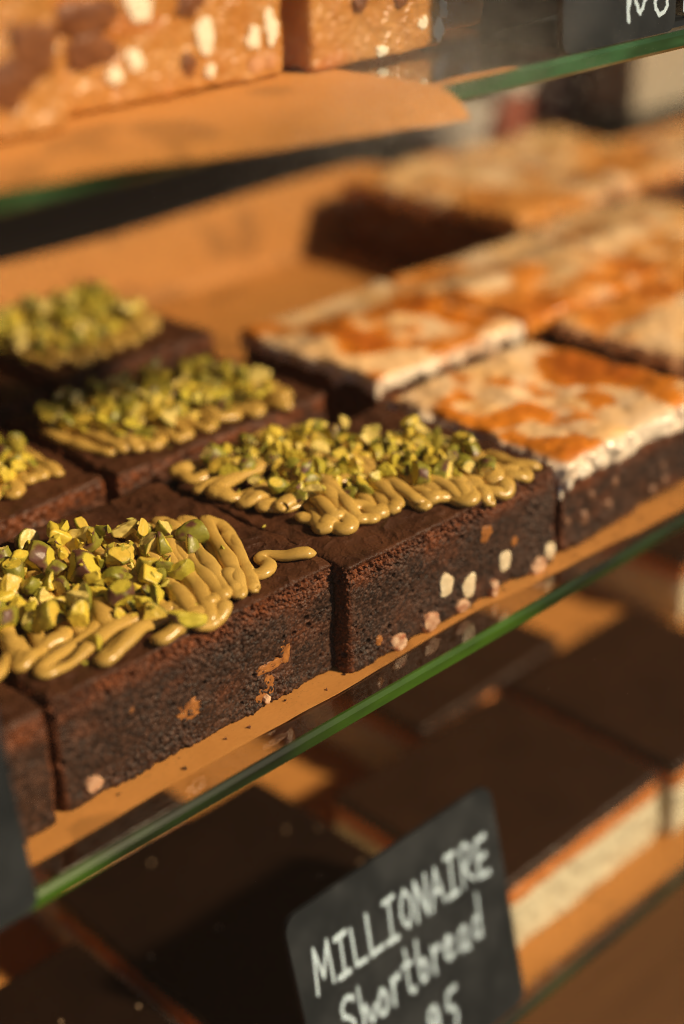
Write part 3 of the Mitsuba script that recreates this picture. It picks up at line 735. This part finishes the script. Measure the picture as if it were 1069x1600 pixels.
# ------------------------------------------------------------------ chocolate shortbread on the lowest shelf
def shortbread(label, x0, x1, y0, y1, seed, rz=0.0, hs=(0.0200, 0.0070, 0.0045), top='chocolate_bsdf', crumbs=0):
    w, d = x1 - x0, y1 - y0
    t = thing('millionaire_shortbread', label, 'shortbread', 'chocolate topped shortbread squares on the lowest shelf')
    org = np.array([x0, y0, ZL + 0.0009])
    f = 0.0012
    z = 0
    for nm, hh, bs, cols, rr, amp in (('biscuit', hs[0], 'soft_crumb_bsdf', ((0.53, 0.48, 0.33), (0.58, 0.53, 0.37)), 0.0012, 1.0), ('caramel', hs[1], 'nut_bsdf', ((0.42, 0.13, 0.025), (0.50, 0.18, 0.04)), 0.002, 0.6), ('chocolate', hs[2], None, None, 0.0016, 0.5)):
        ins = 0.0 if nm == 'biscuit' else 0.0004
        P, F, n = grid_box(graded(ins, w - ins, f), graded(ins, d - ins, f), graded(z - 0.0004, z + hh, 0.0009), rr)
        Q = P + seed * 7.7
        g, r = worley(Q, 0.0022, seed + 2)
        side = 1 - np.abs(n[:, 2])
        V = P + n * (amp * (0.0016 * nz(Q, 0.014, seed) + 0.0036 * nz(Q, 0.0055, seed + 1) * side + 0.0010 * (0.5 - g) * side))[:, None]
        V[:, 2] = np.maximum(V[:, 2], 0)
        if bs:
            part(t, nm, mikit.ply(place((V, F), org, rz), bs, smooth=True, color=lerp(cols[0], cols[1], r)))
        else:
            part(t, nm, mikit.ply(place((V, F), org, rz), top, smooth=True))
        z += hh
    rng = np.random.default_rng(seed + 300)
    for i in range(crumbs):
        chunk_part(t, 'crumb', org, (rng.uniform(0.004, w - 0.004), rng.uniform(0.004, d - 0.004), z + 0.0004), (0.0006, 0.0005, 0.0005), seed * 40 + i, ((0.25, 0.15, 0.08), (0.42, 0.30, 0.18)), sub=1)  # pale specks added as the blurred glints on the chocolate
    return t, org
shortbread('large dark chocolate shortbread square left of the slate sign with tiny pale specks added as glints', 0.0500, 0.1380, 0.0120, 0.1220, 1, top='dark_chocolate_bsdf', crumbs=9)
shortbread('dark chocolate shortbread in the bottom left corner beyond a narrow gap', -0.0460, 0.0440, 0.0150, 0.1000, 2, top='dark_chocolate_bsdf', crumbs=4)
shortbread('chocolate shortbread behind the slate sign with its pale biscuit front lit at the right', 0.1500, 0.2410, 0.0180, 0.0940, 3)
shortbread('chocolate shortbread at the right frame edge with a thick pale biscuit front', 0.2460, 0.3300, 0.0150, 0.0960, 4)
shortbread('blurred chocolate shortbread behind the green middle edge, second row, left of the bare parchment', 0.2000, 0.2880, 0.0970, 0.1650, 5, 0.03)
shortbread('dark chocolate shortbread in the second row behind the large left square', 0.0560, 0.1120, 0.1270, 0.1900, 7, top='dark_chocolate_bsdf')
shortbread('blurred chocolate shortbread in the second row at the far right of the lowest shelf', 0.3780, 0.4600, 0.1000, 0.1650, 6, 0.05)

# ------------------------------------------------------------------ slate price signs with chalk pen writing
STROKES = {   # hand drawn capitals and small letters on a unit square: lists of polylines
    'M': [[(0, 0), (0.08, 1), (0.42, 0.25), (0.78, 1), (0.86, 0)]], 'I': [[(0.35, 1), (0.35, 0)], [(0.05, 1), (0.65, 1)], [(0.05, 0), (0.65, 0)]],
    'L': [[(0.1, 1), (0.1, 0), (0.75, 0)]], 'O': [[(0.4, 1), (0.1, 0.75), (0.08, 0.3), (0.38, 0), (0.7, 0.25), (0.72, 0.75), (0.4, 1)]], 'N': [[(0.05, 0), (0.08, 1), (0.7, 0), (0.74, 1)]],
    'A': [[(0, 0), (0.4, 1), (0.8, 0)], [(0.16, 0.38), (0.66, 0.38)]], 'R': [[(0.08, 0), (0.08, 1), (0.55, 0.95), (0.68, 0.72), (0.5, 0.5), (0.1, 0.46), (0.74, 0)]], 'E': [[(0.72, 1), (0.08, 1), (0.08, 0), (0.75, 0)], [(0.08, 0.5), (0.6, 0.52)]],
    'S': [[(0.72, 0.86), (0.45, 1), (0.14, 0.86), (0.16, 0.6), (0.6, 0.42), (0.7, 0.16), (0.4, 0), (0.05, 0.14)]],
    'h': [[(0.04, 1), (0.1, 0)], [(0.1, 0.0), (0.14, 0.42), (0.26, 0.58), (0.42, 0.22), (0.54, 0.08), (0.72, 0.42)]], 'o': [[(0.32, 0.58), (0.08, 0.42), (0.1, 0.1), (0.34, 0), (0.56, 0.16), (0.54, 0.46), (0.32, 0.58)]],
    'r': [[(0.1, 0.58), (0.12, 0)], [(0.12, 0.34), (0.28, 0.56), (0.46, 0.54)]], 't': [[(0.24, 0.95), (0.22, 0.12), (0.4, 0), (0.52, 0.06)], [(0.02, 0.62), (0.5, 0.64)]],
    'b': [[(0.1, 1), (0.1, 0), (0.42, 0.02), (0.56, 0.24), (0.42, 0.52), (0.1, 0.44)]], 'e': [[(0.1, 0.32), (0.52, 0.36), (0.4, 0.58), (0.14, 0.5), (0.08, 0.18), (0.3, 0), (0.54, 0.1)]],
    'a': [[(0.5, 0.52), (0.2, 0.56), (0.06, 0.26), (0.22, 0), (0.48, 0.2), (0.5, 0.54), (0.52, 0.06), (0.6, 0)]], 'd': [[(0.5, 0.48), (0.2, 0.54), (0.06, 0.24), (0.22, 0), (0.5, 0.2)], [(0.5, 1), (0.5, 0)]],
    'i': [[(0.15, 0.58), (0.15, 0)]], 'c': [[(0.5, 0.5), (0.24, 0.58), (0.06, 0.3), (0.2, 0.02), (0.52, 0.1)]],
    '£': [[(0.66, 0.86), (0.42, 1), (0.22, 0.8), (0.26, 0.3), (0.05, 0), (0.7, 0.02)], [(0.06, 0.46), (0.52, 0.48)]], '2': [[(0.06, 0.8), (0.34, 1), (0.6, 0.78), (0.5, 0.46), (0.05, 0), (0.66, 0.02)]],
    '9': [[(0.58, 0.72), (0.34, 0.5), (0.08, 0.66), (0.2, 0.96), (0.52, 0.94), (0.58, 0.6), (0.5, 0)]], '5': [[(0.62, 1), (0.18, 0.98), (0.12, 0.56), (0.46, 0.58), (0.6, 0.28), (0.4, 0), (0.06, 0.08)]], '.': [[(0.08, 0.03), (0.12, 0)]]}
WIDTH = {'M': 1.0, 'I': 0.78, 'i': 0.3, '.': 0.3, 't': 0.6, 'r': 0.55}
def chaikin2(p, n=2):
    q = np.column_stack([np.array(p, float), np.zeros(len(p))])
    return chaikin(q, n)[:, :2]
def handwriting(text, height, pen, seed, gap=0.12, slant=0.12, smooth_caps=False):
    """shapely shape of hand drawn writing from the origin along +x; also its length"""
    rng = np.random.default_rng(seed)
    x, shapes = 0.0, []
    for ch in text:
        if ch == ' ':
            x += 0.45 * height
            continue
        dy = rng.normal(0, 0.035) * height
        k = height * rng.uniform(0.93, 1.07)
        for st in STROKES[ch]:
            st = chaikin2(st, 2 if (ch.islower() or ch in 'SO295£R') else 0)
            pts = [(x + (a + slant * b) * k, b * k + dy) for a, b in st]
            pts = [(a + rng.normal(0, 0.018) * height, b + rng.normal(0, 0.018) * height) for a, b in pts]
            shapes.append(LineString(pts).buffer(pen / 2 * rng.uniform(0.85, 1.15), resolution=4))
        x += (WIDTH.get(ch, 0.85 if ch.isupper() or ch.isdigit() or ch == '£' else 0.68) + gap) * k
    return unary_union(shapes), x
def extrude(shape, depth):
    return join([(np.array(m.vertices), np.array(m.faces)) for m in (trimesh.creation.extrude_polygon(g, depth, engine='earcut') for g in getattr(shape, 'geoms', [shape]))])
from shapely import affinity
def sign(label, frame, w, h, texts, foot=None, r=0.005):
    """frame: origin (bottom left of the face), right and up unit vectors"""
    t = thing('price_sign', label, 'price sign')
    o, ex, ey = (np.asarray(a, float) for a in frame)
    ex, ey = ex / np.linalg.norm(ex), ey / np.linalg.norm(ey)
    ez = np.cross(ex, ey)
    put = lambda m, off: (o + m[0][:, :1] * ex + m[0][:, 1:2] * ey + (m[0][:, 2:] + off) * ez, m[1])
    card = sbox(r, r, w - r, h - r).buffer(r, resolution=8)
    part(t, 'card', mikit.ply(put(extrude(card, 0.0018), -0.0018), 'slate_bsdf'))
    for nm, shp in texts:
        part(t, nm, mikit.ply(put(extrude(shp, 0.00012), 0.00003), 'chalk_bsdf'))
    if foot is not None:
        part(t, 'foot', mikit.ply(foot, 'slate_bsdf'))
    return t
def line(text, height, pen, seed, x, y, length, rise, slant=0.12):
    s, L = handwriting(text, height, pen, seed, slant=slant)
    s = affinity.scale(s, length / L, 1, origin=(0, 0))
    s = affinity.skew(s, 0, math.degrees(math.atan(rise)), origin=(0, 0))
    return affinity.translate(s, x, y)
W3, H3 = 0.0850, 0.0790
lean = np.array([0, 0.22, 1.0])
o3 = np.array([0.0615, 0.0015, ZL + 0.0012])
sign('leaning slate sign in front of the lowest shelf with pale chalk shortbread lettering', (o3, (1, 0, 0), lean), W3, H3,
     [('lettering', line('MILLIONAIRE', 0.0125, 0.0017, 1, 0.006, 0.052, 0.074, 0.0)), ('lettering', line('Shortbread', 0.0145, 0.0017, 2, 0.011, 0.031, 0.062, 0.03)), ('lettering', line('£2.95', 0.0140, 0.0017, 3, 0.022, 0.008, 0.036, 0.02))],
     foot=place(boxm(0, 0.05, 0, 0.022, 0, 0.0016, 0.0004), (0.08, 0.006, ZL + 0.0008)))
WU = 0.044
fo = sbox(0.0, 0.0, 0.062, 0.0285).buffer(0).difference(sbox(-1, -1, -0.5, -0.5))
fp = Polygon([(0.1432, -0.0012), (0.1990, -0.0012), (0.1990, 0.0330), (0.1850, 0.0312), (0.1465, 0.0245), (0.1440, 0.0225)])
fm = extrude(fp, 0.0014)
sign('slate sign standing on the top shelf at the upper right with cropped white handwriting', (np.array([0.1425, -0.0036, ZU + 0.0003]), (1, 0, 0), (0.0, 0.03, 1)), WU, 0.072,
     [('lettering', affinity.translate(handwriting('hoic', 0.0112, 0.0009, 6, gap=0.32, slant=-0.04)[0], 0.0235, 0.0042))],
     foot=(fm[0] + [0, 0, ZU + 0.0003], fm[1]), r=0.003)
sign('slate sign on the middle shelf cut off by the left frame edge', (np.array([-0.1080, -0.0040, ZM + 0.0003]), (1, 0, 0), (-0.02, 0.06, 1)), 0.0870, 0.0620, [], foot=place(boxm(0, 0.05, 0, 0.02, 0, 0.0016, 0.0004), (-0.09, -0.001, ZM + 0.0005)), r=0.003)

# ------------------------------------------------------------------ crumbs along the front of the middle parchment
rng = np.random.default_rng(404)
bits, cols = [], []
for i in range(26):
    x = rng.uniform(-0.03, 0.235)
    y = rng.uniform(0.0098, 0.0155) if x < 0.084 else rng.uniform(0.0075, 0.0115)
    v = rng.normal(size=(10, 3)) * (rng.uniform(0.00012, 0.0003) if i % 4 else rng.uniform(0.00025, 0.0004))
    hull = trimesh.Trimesh(v, process=False).convex_hull
    bits.append((np.array(hull.vertices) + [x, y, ZM + 0.0008], np.array(hull.faces)))
    cols.append(np.tile(lerp((0.03, 0.014, 0.009), (0.14, 0.045, 0.018), rng.random(1)), (len(hull.vertices), 1)))
V, F = join(bits)
scene['crumbs'] = mikit.ply((V, F), 'soft_crumb_bsdf', color=np.vstack(cols))
labels['crumbs'] = {'label': 'dark brownie crumbs scattered on the parchment along the middle shelf front', 'category': 'crumbs', 'kind': 'stuff'}

# ------------------------------------------------------------------ blurred things standing behind the tray
def lathe(profile, n=48):
    pr = np.array(profile, float)
    return trimesh.creation.revolve(pr, sections=n)
def tub(name, label, cat, x, y, z, rad, hh, bs, lid_bs, group=None):
    t = thing(name, label, cat, group)
    b = lathe([(0, 0), (rad * 0.86, 0), (rad * 0.9, 0.002), (rad * 0.98, hh - 0.002), (rad, hh), (rad * 0.95, hh), (0, hh)])
    l = lathe([(0, hh + 0.0003), (rad * 1.06, hh + 0.0003), (rad * 1.07, hh + 0.006), (rad * 1.0, hh + 0.008), (0, hh + 0.008)])
    for m in (b, l):
        m.apply_translation([x, y, z])
    part(t, 'body', mikit.ply(b, bs, smooth=35))
    part(t, 'lid', mikit.ply(l, lid_bs, smooth=35))
tub('tub', 'blurred pale grey tub behind the back row of brownies', 'tub', 0.505, 0.370, ZM, 0.030, 0.026, 'pale_bsdf', 'pale_bsdf')
tub('jar', 'blurred orange red jar between the pale tub and the dark one', 'jar', 0.572, 0.382, ZM, 0.020, 0.030, 'red_bsdf', 'pale_bsdf')
tub('jar', 'blurred dark maroon jar at the back right', 'jar', 0.628, 0.385, ZM, 0.022, 0.034, 'dark_red_bsdf', 'dark_red_bsdf')
t = thing('box', 'blurred beige box on a black stand at the far right of the back', 'box')
part(t, 'carton', mikit.ply(boxm(0.625, 0.780, 0.318, 0.356, ZM + 0.0125, ZM + 0.060, 0.003), 'beige_bsdf', smooth=30))
part(t, 'stand', mikit.ply(boxm(0.600, 0.800, 0.300, 0.358, ZM + 0.0005, ZM + 0.012, 0.002), 'black_bsdf', smooth=30))
